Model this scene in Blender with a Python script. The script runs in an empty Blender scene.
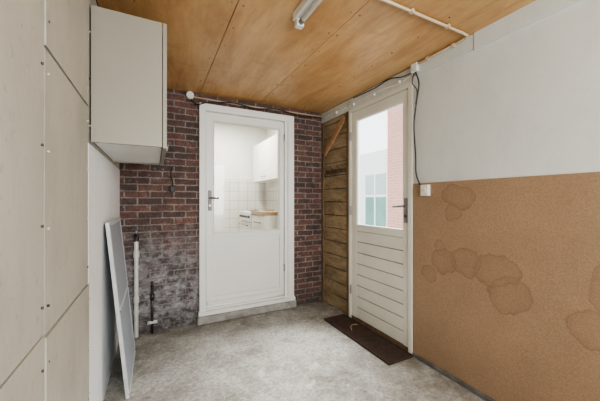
import bpy, bmesh, math, random
from mathutils import Vector, Matrix
random.seed(4)
S=bpy.context.scene
try:
    S.view_settings.view_transform='AgX'
    S.view_settings.look='AgX - Medium High Contrast'
except Exception as e: print('look',e)
H=1.2
XL,XR,YB,YF,ZC=-0.271,1.787,2.93,-0.95,2.244

# ---------------------------------------------------------------- materials
def nt(name):
    m=bpy.data.materials.new(name); m.use_nodes=True
    t=m.node_tree; b=t.nodes['Principled BSDF']
    return m,t,b
def N(t,ty,**k):
    n=t.nodes.new(ty)
    for a,v in k.items():
        if a in n.inputs.keys(): n.inputs[a].default_value=v
        else: setattr(n,a,v)
    return n
def pos(t): return t.nodes.new('ShaderNodeNewGeometry').outputs['Position']
def mapping(t,vec,scale=(1,1,1),loc=(0,0,0),rot=(0,0,0)):
    n=t.nodes.new('ShaderNodeMapping'); t.links.new(vec,n.inputs['Vector'])
    n.inputs['Scale'].default_value=scale; n.inputs['Location'].default_value=loc; n.inputs['Rotation'].default_value=rot
    return n.outputs[0]
def noise(t,vec,scale,detail=4,rough=.55,dist=0):
    n=t.nodes.new('ShaderNodeTexNoise'); t.links.new(vec,n.inputs['Vector'])
    n.inputs['Scale'].default_value=scale; n.inputs['Detail'].default_value=detail
    n.inputs['Roughness'].default_value=rough; n.inputs['Distortion'].default_value=dist
    return n.outputs['Fac']
def ramp(t,fac,stops):
    n=t.nodes.new('ShaderNodeValToRGB'); t.links.new(fac,n.inputs[0])
    e=n.color_ramp.elements
    while len(e)<len(stops): e.new(.5)
    for i,(p,c) in enumerate(stops):
        e[i].position=p
        if not isinstance(c,(tuple,list)): c=(c,c,c)
        e[i].color=(*c[:3],1)
    return n.outputs[0]
def mixc(t,fac,a,b,mode='MIX'):
    n=t.nodes.new('ShaderNodeMix'); n.data_type='RGBA'; n.blend_type=mode
    for sock,v in ((n.inputs[0],fac),(n.inputs[6],a),(n.inputs[7],b)):
        if isinstance(v,(int,float)): sock.default_value=v
        elif isinstance(v,(tuple,list)): sock.default_value=(*v[:3],1)
        else: t.links.new(v,sock)
    return n.outputs[2]
def math_(t,op,a,b=None,c=None,clamp=False):
    n=t.nodes.new('ShaderNodeMath'); n.operation=op; n.use_clamp=clamp
    for i,v in enumerate((a,b,c)):
        if v is None: continue
        if isinstance(v,(int,float)): n.inputs[i].default_value=v
        else: t.links.new(v,n.inputs[i])
    return n.outputs[0]
def bump(t,b,h,strength=.3,dist=.01):
    n=t.nodes.new('ShaderNodeBump'); n.inputs['Strength'].default_value=strength; n.inputs['Distance'].default_value=dist
    t.links.new(h,n.inputs['Height']); t.links.new(n.outputs[0],b.inputs['Normal'])
def pm(name,c1,c2=None,scale=6,rough=.6,metal=0,bmp=0,bscale=60,stretch=(1,1,1)):
    m,t,b=nt(name)
    if c2 is None: c2=tuple(x*.9 for x in c1)
    p=mapping(t,pos(t),stretch)
    f=noise(t,p,scale,5)
    t.links.new(ramp(t,f,[(.3,c2),(.7,c1)]),b.inputs['Base Color'])
    b.inputs['Roughness'].default_value=rough; b.inputs['Metallic'].default_value=metal
    if bmp: bump(t,b,noise(t,p,bscale,3),bmp,.004)
    return m

white=pm('white_paint',(.82,.82,.80),(.78,.78,.76),3,.4)
cream=pm('cream_paint',(.72,.70,.62),(.64,.62,.54),4,.5,bmp=.1)
wtrim=pm('trim_white_paint',(.66,.65,.60),(.52,.51,.46),7,.5,bmp=.1)
groove=pm('cladding_groove',(.30,.28,.24),(.22,.2,.17),7,.6)
plastic=pm('white_plastic',(.75,.74,.70),None,8,.35)
conduit=pm('painted_conduit',(.62,.50,.36),(.50,.39,.26),8,.5)
black=pm('black_rubber',(.02,.02,.02),None,8,.5)
steel=pm('brushed_steel',(.35,.35,.36),(.28,.28,.28),20,.35,.9)
darkmetal=pm('dark_metal',(.12,.11,.10),(.07,.07,.07),20,.4,.8)
galv=pm('galvanised_pipe',(.75,.75,.74),(.58,.58,.57),20,.45,.1)
concretestep=pm('step_concrete',(.42,.41,.39),(.22,.21,.20),12,.8,bmp=.3)
darkgap=pm('dark_gap',(.05,.045,.04),None,8,.9)
seam=pm('board_joint',(.09,.07,.05),None,8,.9)
greybase=pm('grey_baseboard_paint',(.16,.155,.15),(.07,.066,.06),14,.7,bmp=.3)
cabside=pm('cabinet_laminate',(.325,.305,.26),(.30,.28,.24),2,.4)
cabwhite=pm('cabinet_underside',(.82,.83,.82),(.76,.77,.76),5,.4)
scrn_frame=pm('screen_frame_paint',(.62,.65,.68),(.50,.53,.56),9,.4)
tube=pm('lamp_tube',(.72,.70,.64),None,8,.3)
outground=pm('paving',(.4,.39,.37),(.3,.29,.28),5,.9)

def wall_panel(name,a,b_,stain=.3):
    m,t,b=nt(name); p=pos(t)
    f=noise(t,p,1.6,6,.6)
    c=ramp(t,f,[(.3,b_),(.65,a)])
    f2=noise(t,mapping(t,p,(1,1,.4)),5,7,.75)
    c=mixc(t,math_(t,'MULTIPLY',ramp(t,f2,[(.48,0),(.70,1)]),stain),c,tuple(x*.66 for x in b_))
    f3=noise(t,p,28,5,.75)
    c=mixc(t,math_(t,'MULTIPLY',ramp(t,f3,[(.60,0),(.66,1)]),stain*.8),c,tuple(x*.6 for x in b_))
    t.links.new(c,b.inputs['Base Color']); b.inputs['Roughness'].default_value=.6
    bump(t,b,noise(t,p,35,5),.15,.004)
    return m
lpanel=wall_panel('left_wall_board',(.50,.475,.415),(.43,.41,.355),.5)
lpanel_lit=wall_panel('left_wall_board_lit_white',(.88,.90,.90),(.82,.84,.85),.15)  # paler board colour carries the light falling on the lower wall
rpanel=wall_panel('right_wall_white_board',(.63,.64,.615),(.57,.58,.56),.2)
rearm=wall_panel('rear_wall_paint',(.66,.65,.6),(.6,.59,.55),.1)
kitchw=pm('kitchen_wall_paint',(.80,.79,.75),(.77,.76,.72),2,.6)
kcab=pm('kitchen_cabinet_front',(.80,.78,.71),(.78,.76,.69),2,.35)
ktop=pm('worktop_beech',(.42,.28,.15),(.34,.21,.1),10,.4)

# brick
def brickmat(name,ca,cb,mort,lower=True,mul=1):
    m,t,b=nt(name); p=pos(t)
    sx=t.nodes.new('ShaderNodeSeparateXYZ'); t.links.new(p,sx.inputs[0])
    cx=t.nodes.new('ShaderNodeCombineXYZ')
    h=math_(t,'ADD',sx.outputs[0],sx.outputs[1])
    t.links.new(h,cx.inputs[0]); t.links.new(sx.outputs[2],cx.inputs[1])
    nz=t.nodes.new('ShaderNodeTexNoise'); nz.inputs['Scale'].default_value=14; t.links.new(p,nz.inputs['Vector'])
    vm=t.nodes.new('ShaderNodeVectorMath'); vm.operation='MULTIPLY_ADD'
    t.links.new(nz.outputs['Color'],vm.inputs[0]); vm.inputs[1].default_value=(.014,.014,0); t.links.new(cx.outputs[0],vm.inputs[2])
    br=t.nodes.new('ShaderNodeTexBrick'); t.links.new(vm.outputs[0],br.inputs['Vector'])
    br.inputs['Scale'].default_value=1; br.inputs['Brick Width'].default_value=.20; br.inputs['Row Height'].default_value=.0615
    br.inputs['Mortar Size'].default_value=.007; br.inputs['Mortar Smooth'].default_value=.3; br.inputs['Bias'].default_value=0
    br.inputs['Color1'].default_value=(*ca,1); br.inputs['Color2'].default_value=(*cb,1); br.inputs['Mortar'].default_value=(*mort,1)
    c=br.outputs['Color']
    if lower:
        f=noise(t,p,9,6,.7)
        c=mixc(t,.8,c,ramp(t,f,[(.3,(.55,.55,.6)),(.5,(1,1,1)),(.7,(1.5,1.4,1.32))]),'MULTIPLY')
    fine=noise(t,p,60,4,.6)
    c=mixc(t,.7 if lower else .2,c,ramp(t,fine,[(.3,.5),(.7,1.4)]),'MULTIPLY')
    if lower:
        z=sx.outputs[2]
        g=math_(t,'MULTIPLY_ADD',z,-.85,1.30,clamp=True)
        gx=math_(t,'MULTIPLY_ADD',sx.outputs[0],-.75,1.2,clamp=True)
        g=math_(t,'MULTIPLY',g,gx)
        n2=noise(t,p,4.5,6,.75)
        n3=noise(t,p,30,5,.75)
        w=math_(t,'MULTIPLY',math_(t,'ADD',n2,math_(t,'MULTIPLY',n3,.6)),g)
        fac=ramp(t,w,[(.36,0),(.55,.5),(.80,.9)])
        grey=mixc(t,br.outputs['Fac'],mixc(t,ramp(t,noise(t,p,12,6,.7),[(.42,0),(.58,1)]),(.09,.08,.09),(.40,.40,.43)),(.26,.25,.245))
        c=mixc(t,fac,c,grey)
        c=mixc(t,ramp(t,noise(t,p,5,6,.8),[(.52,0),(.66,.65)]),c,(.045,.037,.037))
        c=mixc(t,ramp(t,noise(t,p,17,6,.75),[(.58,0),(.68,.5)]),c,(.34,.315,.305))
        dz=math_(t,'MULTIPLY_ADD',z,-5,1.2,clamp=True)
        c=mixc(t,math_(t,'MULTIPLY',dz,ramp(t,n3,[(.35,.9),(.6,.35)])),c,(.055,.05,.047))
    t.links.new(c,b.inputs['Base Color']); b.inputs['Roughness'].default_value=.85
    hh=math_(t,'ADD',math_(t,'MULTIPLY',br.outputs['Fac'],-1),math_(t,'MULTIPLY',fine,.5))
    bump(t,b,hh,.9,.01)
    return m
brick=brickmat('old_brick',(.165,.083,.068),(.075,.050,.048),(.235,.215,.20))
pinkbrick=brickmat('neighbour_brick',(.60,.32,.27),(.56,.29,.24),(.66,.46,.40),False)

def floorm():
    m,t,b=nt('concrete_floor'); p=pos(t)
    f=noise(t,p,2.2,9,.68,.2)
    c=ramp(t,f,[(.32,(.20,.185,.16)),(.44,(.33,.315,.285)),(.55,(.42,.41,.38)),(.70,(.56,.555,.53))])
    f2=noise(t,p,38,8,.75)
    c=mixc(t,.9,c,ramp(t,f2,[(.34,.55),(.5,1.0),(.66,1.35)]),'MULTIPLY')
    f3=noise(t,p,4.2,8,.7,.4)
    c=mixc(t,ramp(t,f3,[(.50,0),(.64,.6)]),c,(.22,.205,.18))
    f5=noise(t,mapping(t,p,(1,1,1),(9,1,0)),7,9,.8,.2)
    c=mixc(t,ramp(t,f5,[(.55,0),(.66,.6)]),c,(.66,.66,.64))
    f4=noise(t,mapping(t,p,(1,1,1),(5,3,0)),95,4,.65)
    c=mixc(t,ramp(t,f4,[(.57,0),(.65,.75)]),c,(.12,.105,.09))
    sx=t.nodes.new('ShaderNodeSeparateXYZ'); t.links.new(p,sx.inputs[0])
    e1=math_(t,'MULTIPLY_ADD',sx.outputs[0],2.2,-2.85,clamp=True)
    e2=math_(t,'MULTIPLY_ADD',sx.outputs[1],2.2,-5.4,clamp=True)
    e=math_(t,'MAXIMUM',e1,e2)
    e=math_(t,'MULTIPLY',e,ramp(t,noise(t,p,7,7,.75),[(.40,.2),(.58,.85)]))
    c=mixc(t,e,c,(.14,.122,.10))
    t.links.new(c,b.inputs['Base Color'])
    b.inputs['Roughness'].default_value=.92
    bump(t,b,math_(t,'ADD',f2,f),.5,.01)
    return m
floorM=floorm()

def woodm(name,c1,c2,c3,stretch,scale=3,rough=.6,k=.45,big=(.82,1.15),streak=0):
    m,t,b=nt(name); p=pos(t)
    q=mapping(t,p,stretch)
    f=noise(t,q,scale,8,.65,.9)
    g=noise(t,q,scale*6,4,.6)
    c=ramp(t,f,[(.30,c3),(.47,c2),(.66,c1)])
    c=mixc(t,k,c,ramp(t,g,[(.3,.7),(.7,1.22)]),'MULTIPLY')
    bg=noise(t,p,1.6,5,.6)
    c=mixc(t,.6,c,ramp(t,bg,[(.35,big[0]),(.65,big[1])]),'MULTIPLY')
    if streak:
        s=noise(t,mapping(t,p,(14,1.1,1),(3,2,0)),1.5,6,.7,.5)
        c=mixc(t,ramp(t,s,[(.60,0),(.70,streak)]),c,tuple(x*.5 for x in c3))
        sp=noise(t,mapping(t,p,(1,1,1),(7,4,0)),2.2,7,.7,.8)
        c=mixc(t,ramp(t,sp,[(.56,0),(.66,.35)]),c,tuple(x*.8 for x in c3))
    t.links.new(c,b.inputs['Base Color']); b.inputs['Roughness'].default_value=rough
    bump(t,b,g,.12,.004)
    return m
ply=woodm('plywood_ceiling',(.61,.385,.19),(.52,.30,.13),(.40,.21,.08),(4,.8,1),1.4,.42,.3,(.8,1.12),.4)
oldwood=woodm('old_stained_planks',(.42,.325,.20),(.30,.22,.13),(.16,.115,.07),(1,1.6,5),2.4,.65,.6,(.7,1.25))
darkwood=woodm('dark_post_wood',(.20,.13,.07),(.14,.09,.05),(.07,.045,.03),(6,6,.7),3,.6)
brace=woodm('brace_wood',(.50,.30,.17),(.40,.23,.12),(.28,.15,.07),(1,3,3),3,.6)

def hardboard():
    m,t,b=nt('stained_hardboard'); p=pos(t)
    f=noise(t,p,150,3,.6); f2=noise(t,p,2,6,.65)
    c=ramp(t,f,[(.3,(.25,.158,.092)),(.7,(.34,.228,.145))])
    c=mixc(t,.7,c,ramp(t,f2,[(.3,.80),(.7,1.15)]),'MULTIPLY')
    nz=t.nodes.new('ShaderNodeTexNoise'); nz.inputs['Scale'].default_value=6.5; nz.inputs['Detail'].default_value=6; nz.inputs['Roughness'].default_value=.55; t.links.new(p,nz.inputs['Vector'])
    vm=t.nodes.new('ShaderNodeVectorMath'); vm.operation='MULTIPLY_ADD'
    t.links.new(nz.outputs['Color'],vm.inputs[0]); vm.inputs[1].default_value=(0,.14,.14); t.links.new(p,vm.inputs[2])
    ringsum=None; insum=None
    for (y,z,ry,rz) in [(1.20,1.225,.115,.085),(1.31,.78,.085,.10),(.97,.78,.13,.09),(.90,.66,.12,.10),(1.16,.80,.095,.085),
                        (.47,.80,.085,.17),(1.43,.66,.06,.06),(1.24,1.11,.06,.04),(.54,.60,.10,.09),(1.34,.88,.05,.05),(.30,.70,.10,.2)]:
        y+=.07; z+=.07
        q=t.nodes.new('ShaderNodeVectorMath'); q.operation='MULTIPLY_ADD'
        t.links.new(vm.outputs[0],q.inputs[0]); q.inputs[1].default_value=(0,1/ry,1/rz); q.inputs[2].default_value=(0,-y/ry,-z/rz)
        l=t.nodes.new('ShaderNodeVectorMath'); l.operation='LENGTH'; t.links.new(q.outputs[0],l.inputs[0])
        hf=math_(t,'MULTIPLY',l.outputs['Value'],.5)
        r=ramp(t,hf,[(.43,0),(.490,1),(.52,0)])
        i=ramp(t,hf,[(.25,.5),(.48,1),(.525,0)])
        ringsum=r if ringsum is None else math_(t,'MAXIMUM',ringsum,r)
        insum=i if insum is None else math_(t,'MAXIMUM',insum,i)
    vary=ramp(t,noise(t,p,6,5,.7),[(.35,.2),(.65,1)])
    c=mixc(t,math_(t,'MULTIPLY',insum,.32),c,(.17,.092,.05))
    c=mixc(t,math_(t,'MULTIPLY',math_(t,'MULTIPLY',ringsum,.36),vary),c,(.11,.055,.03))
    t.links.new(c,b.inputs['Base Color']); b.inputs['Roughness'].default_value=.6
    bump(t,b,f,.08,.002)
    return m
hard=hardboard()

def tilem():
    m,t,b=nt('kitchen_tiles'); p=pos(t)
    sx=t.nodes.new('ShaderNodeSeparateXYZ'); t.links.new(p,sx.inputs[0])
    cx=t.nodes.new('ShaderNodeCombineXYZ'); t.links.new(math_(t,'ADD',sx.outputs[0],sx.outputs[1]),cx.inputs[0]); t.links.new(sx.outputs[2],cx.inputs[1])
    br=t.nodes.new('ShaderNodeTexBrick'); br.offset=0; t.links.new(cx.outputs[0],br.inputs['Vector'])
    br.inputs['Scale'].default_value=1; br.inputs['Brick Width'].default_value=.15; br.inputs['Row Height'].default_value=.15; br.inputs['Mortar Size'].default_value=.004
    br.inputs['Color1'].default_value=(.76,.74,.68,1); br.inputs['Color2'].default_value=(.72,.70,.64,1); br.inputs['Mortar'].default_value=(.45,.43,.39,1)
    t.links.new(br.outputs['Color'],b.inputs['Base Color']); b.inputs['Roughness'].default_value=.25
    return m
tiles=tilem()
def glassm(name,tint):
    m,t,b=nt(name); out=t.nodes['Material Output']; t.nodes.remove(b)
    tr=N(t,'ShaderNodeBsdfTransparent'); tr.inputs[0].default_value=(*tint,1)
    gl=N(t,'ShaderNodeBsdfGlossy'); gl.inputs['Roughness'].default_value=.02
    lw=N(t,'ShaderNodeLayerWeight'); lw.inputs['Blend'].default_value=.5
    f=math_(t,'MULTIPLY_ADD',math_(t,'POWER',lw.outputs['Facing'],4),.35,.02)
    mx=N(t,'ShaderNodeMixShader'); t.links.new(f,mx.inputs[0]); t.links.new(tr.outputs[0],mx.inputs[1]); t.links.new(gl.outputs[0],mx.inputs[2])
    t.links.new(mx.outputs[0],out.inputs[0]); return m
glass=glassm('window_glass',(.98,.99,.98))
greenglass=pm('neighbour_window_pane',(.16,.33,.27),(.10,.22,.19),2,.1)
meshM,t_,b_=nt('insect_mesh'); 
_c=N(t_,'ShaderNodeTexChecker',Scale=500.0); t_.links.new(pos(t_),_c.inputs['Vector'])
_c.inputs['Color1'].default_value=(.36,.40,.45,1); _c.inputs['Color2'].default_value=(.29,.32,.37,1)
t_.links.new(_c.outputs[0],b_.inputs['Base Color']); b_.inputs['Roughness'].default_value=.6
matM=pm('doormat_rubber',(.065,.035,.025),(.03,.019,.014),25,.85,bmp=.5,bscale=200)

# ---------------------------------------------------------------- builder
class B:
    def __init__(s): s.bm=bmesh.new(); s.mats=[]
    def mi(s,m):
        if m not in s.mats: s.mats.append(m)
        return s.mats.index(m)
    def box(s,a,b,m,M=None):
        a=Vector(a);b=Vector(b); c=(a+b)/2; d=b-a
        r=bmesh.ops.create_cube(s.bm,size=1)
        for v in r['verts']:
            v.co=Vector((v.co.x*d.x,v.co.y*d.y,v.co.z*d.z))+c
            if M: v.co=M@v.co
        k=s.mi(m)
        for f in {f for v in r['verts'] for f in v.link_faces}: f.material_index=k
        return s
    def cyl(s,p0,p1,r,m,seg=16,r2=None):
        p0=Vector(p0);p1=Vector(p1); d=p1-p0
        q=bmesh.ops.create_cone(s.bm,cap_ends=True,segments=seg,radius1=r,radius2=r if r2 is None else r2,depth=d.length)
        M=Matrix.Translation((p0+p1)/2)@d.to_track_quat('Z','Y').to_matrix().to_4x4()
        k=s.mi(m)
        for v in q['verts']: v.co=M@v.co
        for f in {f for v in q['verts'] for f in v.link_faces}:
            f.material_index=k; f.smooth=len(f.verts)==4
        return s
    def tube(s,pts,r,m,seg=8):
        for i in range(len(pts)-1): s.cyl(pts[i],pts[i+1],r,m,seg)
        for p in pts[1:-1]:
            q=bmesh.ops.create_uvsphere(s.bm,u_segments=seg,v_segments=6,radius=r)
            k=s.mi(m)
            for v in q['verts']: v.co+=Vector(p)
            for f in {f for v in q['verts'] for f in v.link_faces}: f.material_index=k; f.smooth=True
        return s
    def done(s,name,bevel=0):
        me=bpy.data.meshes.new(name); s.bm.to_mesh(me); s.bm.free()
        for m in s.mats: me.materials.append(m)
        o=bpy.data.objects.new(name,me); S.collection.objects.link(o)
        if bevel:
            md=o.modifiers.new('bevel','BEVEL'); md.width=bevel; md.segments=2; md.limit_method='ANGLE'; md.angle_limit=.7
        return o
def smooth(pts,n=6):
    P=[Vector(p) for p in pts]; P=[P[0]]+P+[P[-1]]; out=[]
    for i in range(1,len(P)-2):
        for k in range(n):
            u=k/n; a,b,c,d=P[i-1:i+3]
            out.append(.5*((2*b)+(c-a)*u+(2*a-5*b+4*c-d)*u*u+(3*b-a-3*c+d)*u**3))
    out.append(P[-2]); return out

# ---------------------------------------------------------------- shell
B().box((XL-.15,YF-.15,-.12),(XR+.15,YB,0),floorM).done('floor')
c=B()
g=.002
xs=[XL,.39,1.0,XR]; ys=[YF,-.05,2.35,YB]
c.box((XL-.15,YF-.15,ZC+.012),(XR+.15,YB+.0,ZC+.1),seam)
for i in range(len(xs)-1):
    for j in range(len(ys)-1):
        c.box((xs[i]+g,ys[j]+g,ZC+random.uniform(0,.001)),(xs[i+1]-g,ys[j+1]-g,ZC+.012),ply)
for x in (-.1,.36,.42,.97,1.03,1.5):
    for k in range(12):
        y=.4+k*.22
        c.cyl((x+random.uniform(-.01,.01),y,ZC-.0015),(x,y,ZC+.003),.004,darkmetal,8)
c.done('ceiling')
DX0,DX1,DZ=.386,1.403,2.15
w=B()
w.box((XL-.15,YB,-.12),(DX0,YB+.2,2.6),brick)
w.box((DX1,YB,-.12),(XR+.15,YB+.2,2.6),brick)
w.box((DX0,YB,DZ),(DX1,YB+.2,2.6),brick)
w.box((DX0,YB+.0,-.12),(DX1,YB+.2,.075),concretestep)
w.done('wall_back')
l=B()
l.box((XL-.15,YF,0),(XL-.01,YB,ZC),seam)
cols=[(YF,-.2),(-.2,1.025),(1.025,1.61),(1.61,YB)]
for ci,(y0,y1) in enumerate(cols):
    if ci<3: rows=[(0,.83),(.83,2.244)]
    else: rows=[(0,1.47),(1.47,2.244)]
    if ci==2: rows=[(0,.82),(.82,1.63),(1.63,2.244)]
    for ri,(z0,z1) in enumerate(rows):
        th=random.uniform(-.003,.003)
        l.box((XL-.012,y0+.0035,z0+.003),(XL+th,y1-.0035,z1-.003),lpanel_lit if (ci==3 and ri==0) else lpanel)
        for yy in (y0+.025,y1-.025):
            z=z0+.08
            while z<z1-.03:
                l.cyl((XL-.002,yy,z),(XL+.0035,yy,z),.0038,darkmetal if random.random()<.5 else wtrim,8); z+=.22
l.done('wall_left')
OY0,OY1,OZ=1.575,2.385,2.125
r=B()
r.box((XR+.012,YF,-.1),(XR+.10,OY0,ZC),darkgap)
r.box((XR+.012,OY0,OZ),(XR+.10,YB,ZC),darkgap)
r.box((XR+.03,OY1,-.1),(XR+.10,YB,OZ),darkgap)
for (y0,y1) in ((YF,.2),(.2,OY0)):
    r.box((XR+.004,y0+.001,1.32),(XR+.014,y1-.001,2.235),rpanel)
for (y0,y1) in ((YF,-.15),(-.15,OY0-.005)):
    r.box((XR-.004,y0+.001,.02),(XR+.014,y1-.001,1.33),hard)
r.box((XR-.016,YF,2.14),(XR+.013,1.09,ZC),rpanel)
r.box((XR-.012,1.095,2.15),(XR+.013,OY0-.02,ZC-.002),rpanel)
r.box((XR-.004,OY0-.02,2.125),(XR+.013,YB,ZC-.004),wtrim)
z=.0
k=0
while z<2.12:
    h=.148
    r.box((XR+.012+.004*(k%2),OY1+.03,z+.0045),(XR+.032,YB-.0,min(z+h-.0045,2.122)),oldwood); z+=h; k+=1
r.done('wall_right')
B().box((XR-.012,OY1,0),(XR+.03,OY1+.035,2.12),darkwood).box((XR-.004,YB-.03,0),(XR+.028,YB-.001,2.12),darkwood).done('trim_1',.002)
def beam(b,p0,p1,w,th,m):
    p0=Vector(p0);p1=Vector(p1);d=(p1-p0); ang=math.atan2(d.z,d.y)
    M=Matrix.Translation((p0+p1)/2)@Matrix.Rotation(ang,4,'X')
    b.box((-th/2,-d.length/2,-w/2),(th/2,d.length/2,w/2),m,M)
b=B(); beam(b,(XR-.001,2.87,1.74),(XR-.001,2.46,2.08),.055,.022,brace); b.done('diagonal_brace',.002)
B().box((XR-.022,YF,0),(XR-.005,OY0-.02,.028),greybase).done('baseboard_right',.003)
q=B()
RX0,RX1,RZ0,RZ1=.0,1.55,.75,2.1
q.box((XL-.15,YF-.12,0),(RX0,YF,ZC),rearm).box((RX1,YF-.12,0),(XR+.1,YF,ZC),rearm)
q.box((RX0,YF-.12,0),(RX1,YF,RZ0),rearm).box((RX0,YF-.12,RZ1),(RX1,YF,ZC),rearm)
q.done('wall_rear')
q=B()
for a,bb in (((RX0,RZ0),(RX1,RZ0+.05)),((RX0,RZ1-.05),(RX1,RZ1)),((RX0,RZ0),(RX0+.05,RZ1)),((RX1-.05,RZ0),(RX1,RZ1)),((.75,RZ0),(.80,RZ1))):
    q.box((a[0],YF-.09,a[1]),(bb[0],YF-.03,bb[1]),white)
q.box((RX0+.05,YF-.064,RZ0+.05),(RX1-.05,YF-.06,RZ1-.05),glass)
q.done('added_rear_window')  # added window, unseen behind the camera, to let light in

# ---------------------------------------------------------------- back (kitchen) door
d=B(); y=YB
d.box((DX0,y-.03,.08),(.445,y+.08,DZ),white)
d.box((1.295,y-.012,.08),(DX1,y+.08,DZ),white)
d.box((1.330,y-.03,.08),(DX1,y-.010,DZ),white)
d.box((.445,y-.03,2.085),(1.33,y+.08,DZ),white)
d.box((.445,y-.0,.08),(1.295,y+.09,.13),white)
ly0,ly1=y+.0,y+.045
d.box((.452,ly0,.15),(.520,ly1,2.075),white)
d.box((1.240,ly0,.15),(1.288,ly1,2.075),white)
d.box((.520,ly0,2.00),(1.240,ly1,2.075),white)
d.box((.520,ly0,.82),(1.240,ly1,.870),white)
d.box((.520,ly0,.15),(1.240,ly1,.24),white)
d.box((.520,ly0+.018,.24),(1.240,ly1-.008,.82),white)
for a,bb in (((.520,.870),(1.240,.882)),((.520,1.988),(1.240,2.0)),((.520,.882),(.532,1.988)),((1.228,.882),(1.240,1.988))):
    d.box((a[0],ly0+.008,a[1]),(bb[0],ly0+.03,bb[1]),cream)
d.box((.532,ly0+.02,.882),(1.228,ly0+.024,1.988),glass)
d.box((.46,ly0-.028,.165),(1.28,ly0,.20),white)
d.box((DX0-.01,y-.045,.078),(DX1+.01,y+.0,.115),white)
d.box((.470,ly0-.006,1.10),(.504,ly0,1.30),darkmetal)
d.cyl((.487,ly0,1.225),(.487,ly0-.05,1.225),.009,darkmetal)
d.cyl((.487,ly0-.046,1.225),(.565,ly0-.046,1.222),.009,darkmetal)
d.cyl((.487,ly0-.008,1.15),(.487,ly0-.001,1.15),.012,steel)
for zz in (.45,1.9):
    d.cyl((1.292,ly0-.010,zz-.04),(1.292,ly0-.010,zz+.04),.008,steel)
d.done('door_1',.003)
B().box((DX0-.02,YB-.055,0),(DX1+.02,YB-.001,.075),concretestep).done('step_kerb',.008)

# ---------------------------------------------------------------- right door
d=B(); x0=XR+.004
def rb(y0,z0,y1,z1,dx0,dx1,m): d.box((XR+dx0,y0,z0),(XR+dx1,y1,z1),m)
rb(OY0,0,1.612,OZ,-.012,.09,cream); rb(2.352,0,OY1,OZ,-.010,.09,cream); rb(1.612,2.09,2.352,OZ,-.010,.09,cream)
rb(1.612,0,2.352,.03,.0,.09,darkwood)
L0,L1=1.616,2.348
rb(L0,.035,1.672,2.085,.0,.04,cream); rb(2.268,.035,L1,2.085,.0,.04,cream)
rb(1.672,2.0,2.268,2.085,.0,.04,cream); rb(1.672,.90,2.268,.955,.0,.04,cream)
z=.035;n=8;hh=(.90-.035)/n
for i in range(n):
    rb(1.672,z+.004,2.268,z+hh-.004,.002,.03,cream); rb(1.672,z-.001,2.268,z+hh,.014,.028,groove); z+=hh
rb(1.672,.955,1.682,2.0,.006,.03,white);rb(2.258,.955,2.268,2.0,.006,.03,white);rb(1.682,1.99,2.258,2.0,.006,.03,white);rb(1.682,.955,2.258,.966,.004,.03,white)
rb(1.682,.966,2.258,1.99,.018,.022,glass)
rb(1.628,1.02,1.660,1.22,-.006,0,steel)
d.cyl((XR,1.644,1.155),(XR-.05,1.644,1.155),.009,steel); d.cyl((XR-.046,1.644,1.155),(XR-.046,1.74,1.150),.009,steel)
d.cyl((XR,1.644,1.075),(XR-.012,1.644,1.075),.012,darkmetal)
for zz in (.3,1.1,1.85): d.cyl((XR-.012,2.350,zz-.045),(XR-.012,2.350,zz+.045),.008,steel)
d.done('door_2',.003)

# ---------------------------------------------------------------- wall cabinet on left wall
cx0,cx1,cy0,cy1,cz0,cz1=XL+.005,.056,1.63,2.44,1.475,2.115
d=B()
d.box((cx0,cy0,cz0),(cx1-.022,cy0+.018,cz1),cabside)
d.box((cx0,cy1-.018,cz0),(cx1-.022,cy1,cz1),cabside)
d.box((cx0,cy0+.018,cz1-.018),(cx1-.022,cy1-.018,cz1-.001),cabside)
d.box((cx0,cy0+.018,cz0+.010),(cx1-.022,cy1-.018,cz0+.028),cabwhite)
d.box((cx0,cy0+.018,cz0+.028),(cx0+.008,cy1-.018,cz1-.018),cabwhite)
ym=(cy0+cy1)/2
d.box((cx1-.019,cy0,cz0-.006),(cx1,ym-.002,cz1),cabside); d.box((cx1-.019,ym+.002,cz0-.006),(cx1,cy1,cz1),cabside)
for yy in (ym-.04,ym+.04):
    d.cyl((cx1,yy,cz0+.06),(cx1+.02,yy,cz0+.06),.01,steel)
d.done('wall_cabinet',.0015)

# ---------------------------------------------------------------- insect screen leaning on left wall
d=B()
hgt=1.07; xb=-.145; xt=XL+.022; ang=math.atan2(xt-xb,hgt)
M=Matrix.Translation((xb,2.0,.0))@Matrix.Rotation(ang,4,'Y')
W=.61; hL=hgt/math.cos(ang)
fw=.026
def sb(y0,z0,y1,z1,m,t0=-.010,t1=.010): d.box((t0,y0,z0),(t1,y1,z1),m,M)
sb(0,.004,fw,hL,scrn_frame); sb(W-fw,.004,W,hL,scrn_frame); sb(fw,.004,W-fw,fw,scrn_frame); sb(fw,hL-fw,W-fw,hL,scrn_frame)
sb(fw,.52,W-fw,.52+fw,scrn_frame)
sb(fw,fw,W-fw,.52,meshM,.004,.008); sb(fw,.52+fw,W-fw,hL-fw,meshM,.004,.008)
for zc in (.02,.534,hL-.02):
    for yc in (.014,W-.014):
        d.cyl(M@Vector((.009,yc,zc)),M@Vector((.013,yc,zc)),.006,black,8)
d.done('insect_screen',.002)

# ---------------------------------------------------------------- doormat
d=B(); 
d.box((1.515,1.55,.0),(1.762,2.44,.008),matM)
yy=1.565
while yy<2.425:
    d.box((1.53,yy,.006),(1.748,yy+.011,.016),matM); yy+=.0185
d.box((1.515,1.55,.006),(1.526,2.44,.018),matM); d.box((1.752,1.55,.006),(1.762,2.44,.018),matM)
d.box((1.526,1.55,.006),(1.752,1.561,.018),matM); d.box((1.526,2.429,.006),(1.752,2.44,.018),matM)
d.done('doormat',.002)
d=B(); d.tube([(1.60,2.10,.020),(1.63,2.16,.020),(1.68,2.19,.020),(1.72,2.17,.020)],.004,pm('twig_bark',(.4,.3,.18)),8)
d.done('twig')

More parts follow.
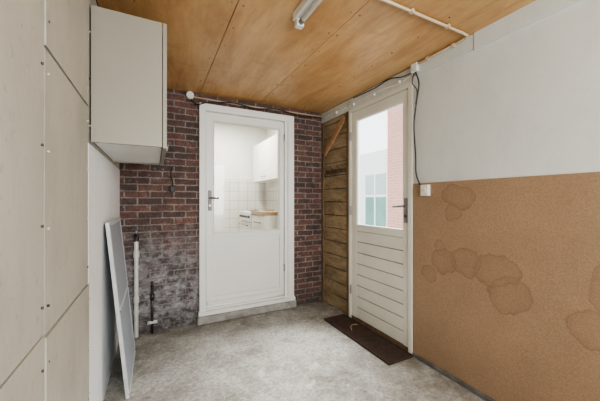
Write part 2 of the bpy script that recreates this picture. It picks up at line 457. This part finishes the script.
# ---------------------------------------------------------------- fluorescent batten
d=B(); lx=.715
d.box((lx-.032,.20,ZC-.045),(lx+.032,1.43,ZC),white)
d.box((lx-.022,.20,ZC-.082),(lx+.022,.235,ZC-.043),plastic)
d.box((lx-.022,1.395,ZC-.082),(lx+.022,1.43,ZC-.043),plastic)
d.cyl((lx,.235,ZC-.065),(lx,1.395,ZC-.065),.014,tube,20)
d.cyl((lx,1.36,ZC-.065),(lx,1.395,ZC-.065),.0148,steel,20)
d.done('fluorescent_batten_light',.003)

d=B(); r_=.008
P=[(lx+.032,1.11,ZC-.012),(1.70,1.11,ZC-.012),(1.745,1.115,ZC-.012),(1.758,1.14,ZC-.014),(1.760,1.2,ZC-.016),(1.760,1.50,ZC-.018)]
d.tube(P,r_,conduit,12)
for x in (.95,1.25,1.55): d.box((x-.010,1.098,ZC-.020),(x+.010,1.122,ZC),conduit)
for yy in (1.22,1.42): d.box((1.750,yy-.010,ZC-.028),(XR-.012,yy+.010,ZC-.004),conduit)
d.box((1.745,1.505,ZC-.070),(XR-.013,1.56,ZC-.005),plastic)
d.done('ceiling_conduit',.002)

d=B()
d.tube(smooth([(1.765,1.53,ZC-.07),(1.765,1.500,2.08),(1.768,1.52,1.97),(1.770,1.55,1.78),(1.770,1.535,1.55),(1.772,1.53,1.40),(1.772,1.49,1.315),(1.772,1.462,1.305)]),.0055,black,8)
d.tube(smooth([(1.765,1.545,ZC-.07),(1.758,1.555,2.10),(1.762,1.515,2.03),(1.765,1.53,1.93)]),.004,black,8)
d.box((1.752,1.415,1.235),(XR+.004,1.475,1.315),plastic)
d.cyl((1.753,1.445,1.275),(1.746,1.445,1.275),.02,plastic,20)
for dy in (-.007,.007): d.cyl((1.747,1.445+dy,1.275),(1.7455,1.445+dy,1.275),.003,black,8)
d.done('wall_socket',.002)
d=B()
d.tube(smooth([(1.770,1.55,2.17),(1.770,1.70,2.150),(1.770,1.85,2.165),(1.770,2.05,2.17),(1.770,2.4,2.165),(1.770,2.88,2.17)]),.004,plastic,8)
for yy in (1.7,2.0,2.3,2.6): d.box((1.765,yy-.006,2.152),(XR-.004,yy+.006,2.176),plastic)
d.done('white_cable')
d=B()
d.tube(smooth([(1.772,1.56,2.19),(1.766,1.66,2.19),(1.766,1.80,2.225),(1.770,2.0,2.215),(1.770,2.3,2.225)]),.0045,black,8)
d.done('black_cable')

d=B()
d.cyl((.30,YB,2.205),(.30,YB-.045,2.205),.034,plastic,24); d.cyl((.30,YB-.045,2.205),(.30,YB-.052,2.205),.026,plastic,24)
d.tube([(.33,YB-.012,2.20),(.8,YB-.012,2.19),(1.3,YB-.012,2.20),(1.775,YB-.012,2.20)],.007,conduit,10)
d.tube(smooth([(.30,YB-.03,2.18),(.36,YB-.04,2.125),(.44,YB-.045,2.15),(.55,YB-.045,2.172),(.72,YB-.045,2.19),(.95,YB-.045,2.17),(1.2,YB-.045,2.195),(1.5,YB-.03,2.165),(1.76,YB-.03,2.185)]),.0055,black,8)
d.done('junction_box_with_cable')

d=B()
d.cyl((.145,YB,1.50),(.145,YB-.03,1.50),.006,darkmetal)
d.tube(smooth([(.145,YB-.028,1.51),(.135,YB-.03,1.44),(.15,YB-.03,1.36),(.142,YB-.03,1.30)]),.005,black,8)
d.box((.128,YB-.045,1.28),(.165,YB-.005,1.33),black)
d.done('hanging_cable_hook',.002)

d=B(); px=-.145; py=YB-.045
d.cyl((px,py,0),(px,py,.86),.017,galv,16)
d.cyl((px,py,.70),(px,py,.76),.024,galv,8); d.cyl((px,py,.30),(px,py,.35),.023,galv,8)
d.cyl((px,py,.84),(px,py,.90),.021,darkmetal,8)
d.tube([(px,py,.88),(px,py-.05,.90),(px,py-.08,.88)],.010,darkmetal,10)
d.cyl((px,py,.90),(px,py,.94),.006,steel,10); d.box((px-.035,py-.006,.935),(px+.035,py+.006,.947),darkmetal)
for zz in (.2,.6): d.box((px-.02,py+.0,zz),(px+.02,YB,zz+.02),galv)
d.done('water_pipe_tap',.002)
d=B()
d.cyl((-.02,YB-.03,0),(-.02,YB-.03,.42),.010,darkmetal,12); d.cyl((-.02,YB-.03,.30),(-.02,YB-.03,.36),.017,darkmetal,8)
d.tube([(-.02,YB-.03,.42),(-.02,YB-.03,.46),(-.02,YB,.46)],.010,darkmetal,12)
d.cyl((-.06,YB-.03,.10),(.02,YB-.03,.10),.014,galv,10)
d.done('pipe_stub')

d=B()
d.box((XR-.003,2.47,1.50),(XR+.012,2.84,1.545),darkwood)
for yy in (2.52,2.65,2.78):
    d.tube(smooth([(XR-.003,yy,1.53),(XR-.04,yy,1.515),(XR-.045,yy,1.48),(XR-.03,yy,1.47)],4),.005,darkmetal,8)
    d.tube(smooth([(XR-.003,yy,1.535),(XR-.05,yy,1.55),(XR-.06,yy,1.575)],4),.005,darkmetal,8)
d.done('coat_hook_rail',.002)

# ---------------------------------------------------------------- kitchen
KX0,KX1,KY0,KY1,KZ0,KZ1=-.6,1.75,YB+.2,4.75,.10,2.55
B().box((KX0,KY0,-.05),(KX1+.1,KY1,KZ0),pm('kitchen_floor_lino',(.5,.45,.38))).done('kitchen_floor')
B().box((KX0-.1,KY0,KZ1),(KX1+.1,KY1+.1,KZ1+.08),kitchw).done('kitchen_ceiling')
B().box((KX0-.1,KY1,-.05),(KX1+.1,KY1+.1,KZ1),kitchw).box((1.01,KY1-.008,.10),(KX1,KY1,1.56),tiles).done('wall_kitchen_back')
B().box((KX1,KY0,-.05),(KX1+.1,KY1,KZ1),kitchw).box((KX1-.008,KY0+.01,.9),(KX1,KY1-.008,1.5),tiles).done('wall_kitchen_right')
B().box((KX0-.1,KY0,-.05),(KX0,KY1,KZ1),kitchw).done('wall_kitchen_left')
d=B()
d.box((1.47,3.50,1.5),(KX1-.009,4.56,2.09),kcab)
for k in range(2):
    y0=3.50+k*.53; d.box((1.45,y0+.003,1.5),(1.469,y0+.527,2.09),kcab)
    d.cyl((1.45,y0+.06 if k else y0+.47,1.56),(1.43,y0+.06 if k else y0+.47,1.56),.01,steel)
d.done('kitchen_wall_cabinet',.002)
d=B()
d.box((1.17,3.2,.10),(KX1-.01,3.68,1.02),kcab)
d.box((1.15,3.205,.2),(1.169,3.675,.84),kcab); d.box((1.15,3.205,.85),(1.169,3.675,1.01),kcab)
d.box((1.14,3.19,1.02),(KX1-.01,3.68,1.06),ktop)
d.box((1.13,3.3,.92),(1.149,3.55,.935),steel)
d.done('kitchen_base_cabinet',.002)
d=B()
d.box((1.17,3.69,.10),(KX1-.01,4.24,1.04),plastic); d.box((1.15,3.70,.28),(1.169,4.23,.90),plastic)
d.box((1.145,3.69,.91),(1.17,4.24,1.04),plastic)
for k in range(5): d.cyl((1.145,3.76+k*.105,.975),(1.122,3.76+k*.105,.975),.017,darkmetal,14)
d.cyl((1.12,3.76,.86),(1.12,4.17,.86),.009,steel)
for a in (1.31,1.57):
    for yy in (3.83,4.10): d.cyl((a,yy,1.04),(a,yy,1.052),.075,darkmetal,24)
d.done('kitchen_cooker',.003)
d=B(); d.cyl((.9,3.9,KZ1),(.9,3.9,KZ1-.07),.16,plastic,32); d.done('kitchen_fill_fixture',.01)  # added fixture out of view, a body for the kitchen fill lamp

# ---------------------------------------------------------------- outside
B().box((XR+.12,YF,-.14),(9,9,-.06),outground).done('ground_outside')
B().box((4.5,1.0,-.06),(4.8,4.65,4.2),pinkbrick).done('neighbour_brick_wall')
d=B()
wr=pm('neighbour_white_render',(.80,.84,.82),(.74,.79,.77),2,.7)
d.box((4.6,4.66,-.06),(4.8,9,2.35),wr)
d.box((4.57,4.72,.20),(4.61,5.50,1.86),white)
d.box((4.56,4.77,.25),(4.575,5.45,1.28),greenglass)
d.box((4.56,4.77,1.34),(4.575,5.45,1.81),pm('neighbour_upper_pane',(.42,.52,.50),(.34,.44,.42),3,.1))
d.box((4.55,5.09,.25),(4.58,5.13,1.81),white)
d.done('neighbour_facade')

# ---------------------------------------------------------------- lights
def area(name,loc,target,sx,sy,p,col=(1,1,1)):
    L=bpy.data.lights.new(name,'AREA'); L.shape='RECTANGLE'; L.size=sx; L.size_y=sy; L.energy=p; L.color=col
    o=bpy.data.objects.new(name,L); S.collection.objects.link(o); o.location=loc
    o.rotation_euler=(Vector(target)-Vector(loc)).to_track_quat('-Z','Y').to_euler(); return o
area('rear_fill_light',(.78,YF-.3,1.5),(.78,2,1.2),1.5,1.3,88,(1,.99,.97))  # added fill lamp behind the camera, outside the added window
area('outdoor_daylight',(3.0,2.3,3.5),(1.2,1.9,1.0),1.5,1.5,480,(.98,.99,1))
area('kitchen_fill_light',(.9,3.9,KZ1-.09),(.9,3.9,0),.3,.3,48,(1,.98,.94))  # added lamp, out of view, to brighten the kitchen
W_=bpy.data.worlds.new('sky'); S.world=W_; W_.use_nodes=True
W_.node_tree.nodes['Background'].inputs[0].default_value=(.93,.96,1,1)
W_.node_tree.nodes['Background'].inputs[1].default_value=3.2

cam=bpy.data.cameras.new('camera'); co=bpy.data.objects.new('camera',cam); S.collection.objects.link(co)
cam.sensor_width=36; cam.lens=17.1; cam.clip_start=.02
co.location=(0,0,H); co.rotation_euler=(math.radians(90),0,math.radians(-27))
S.camera=co
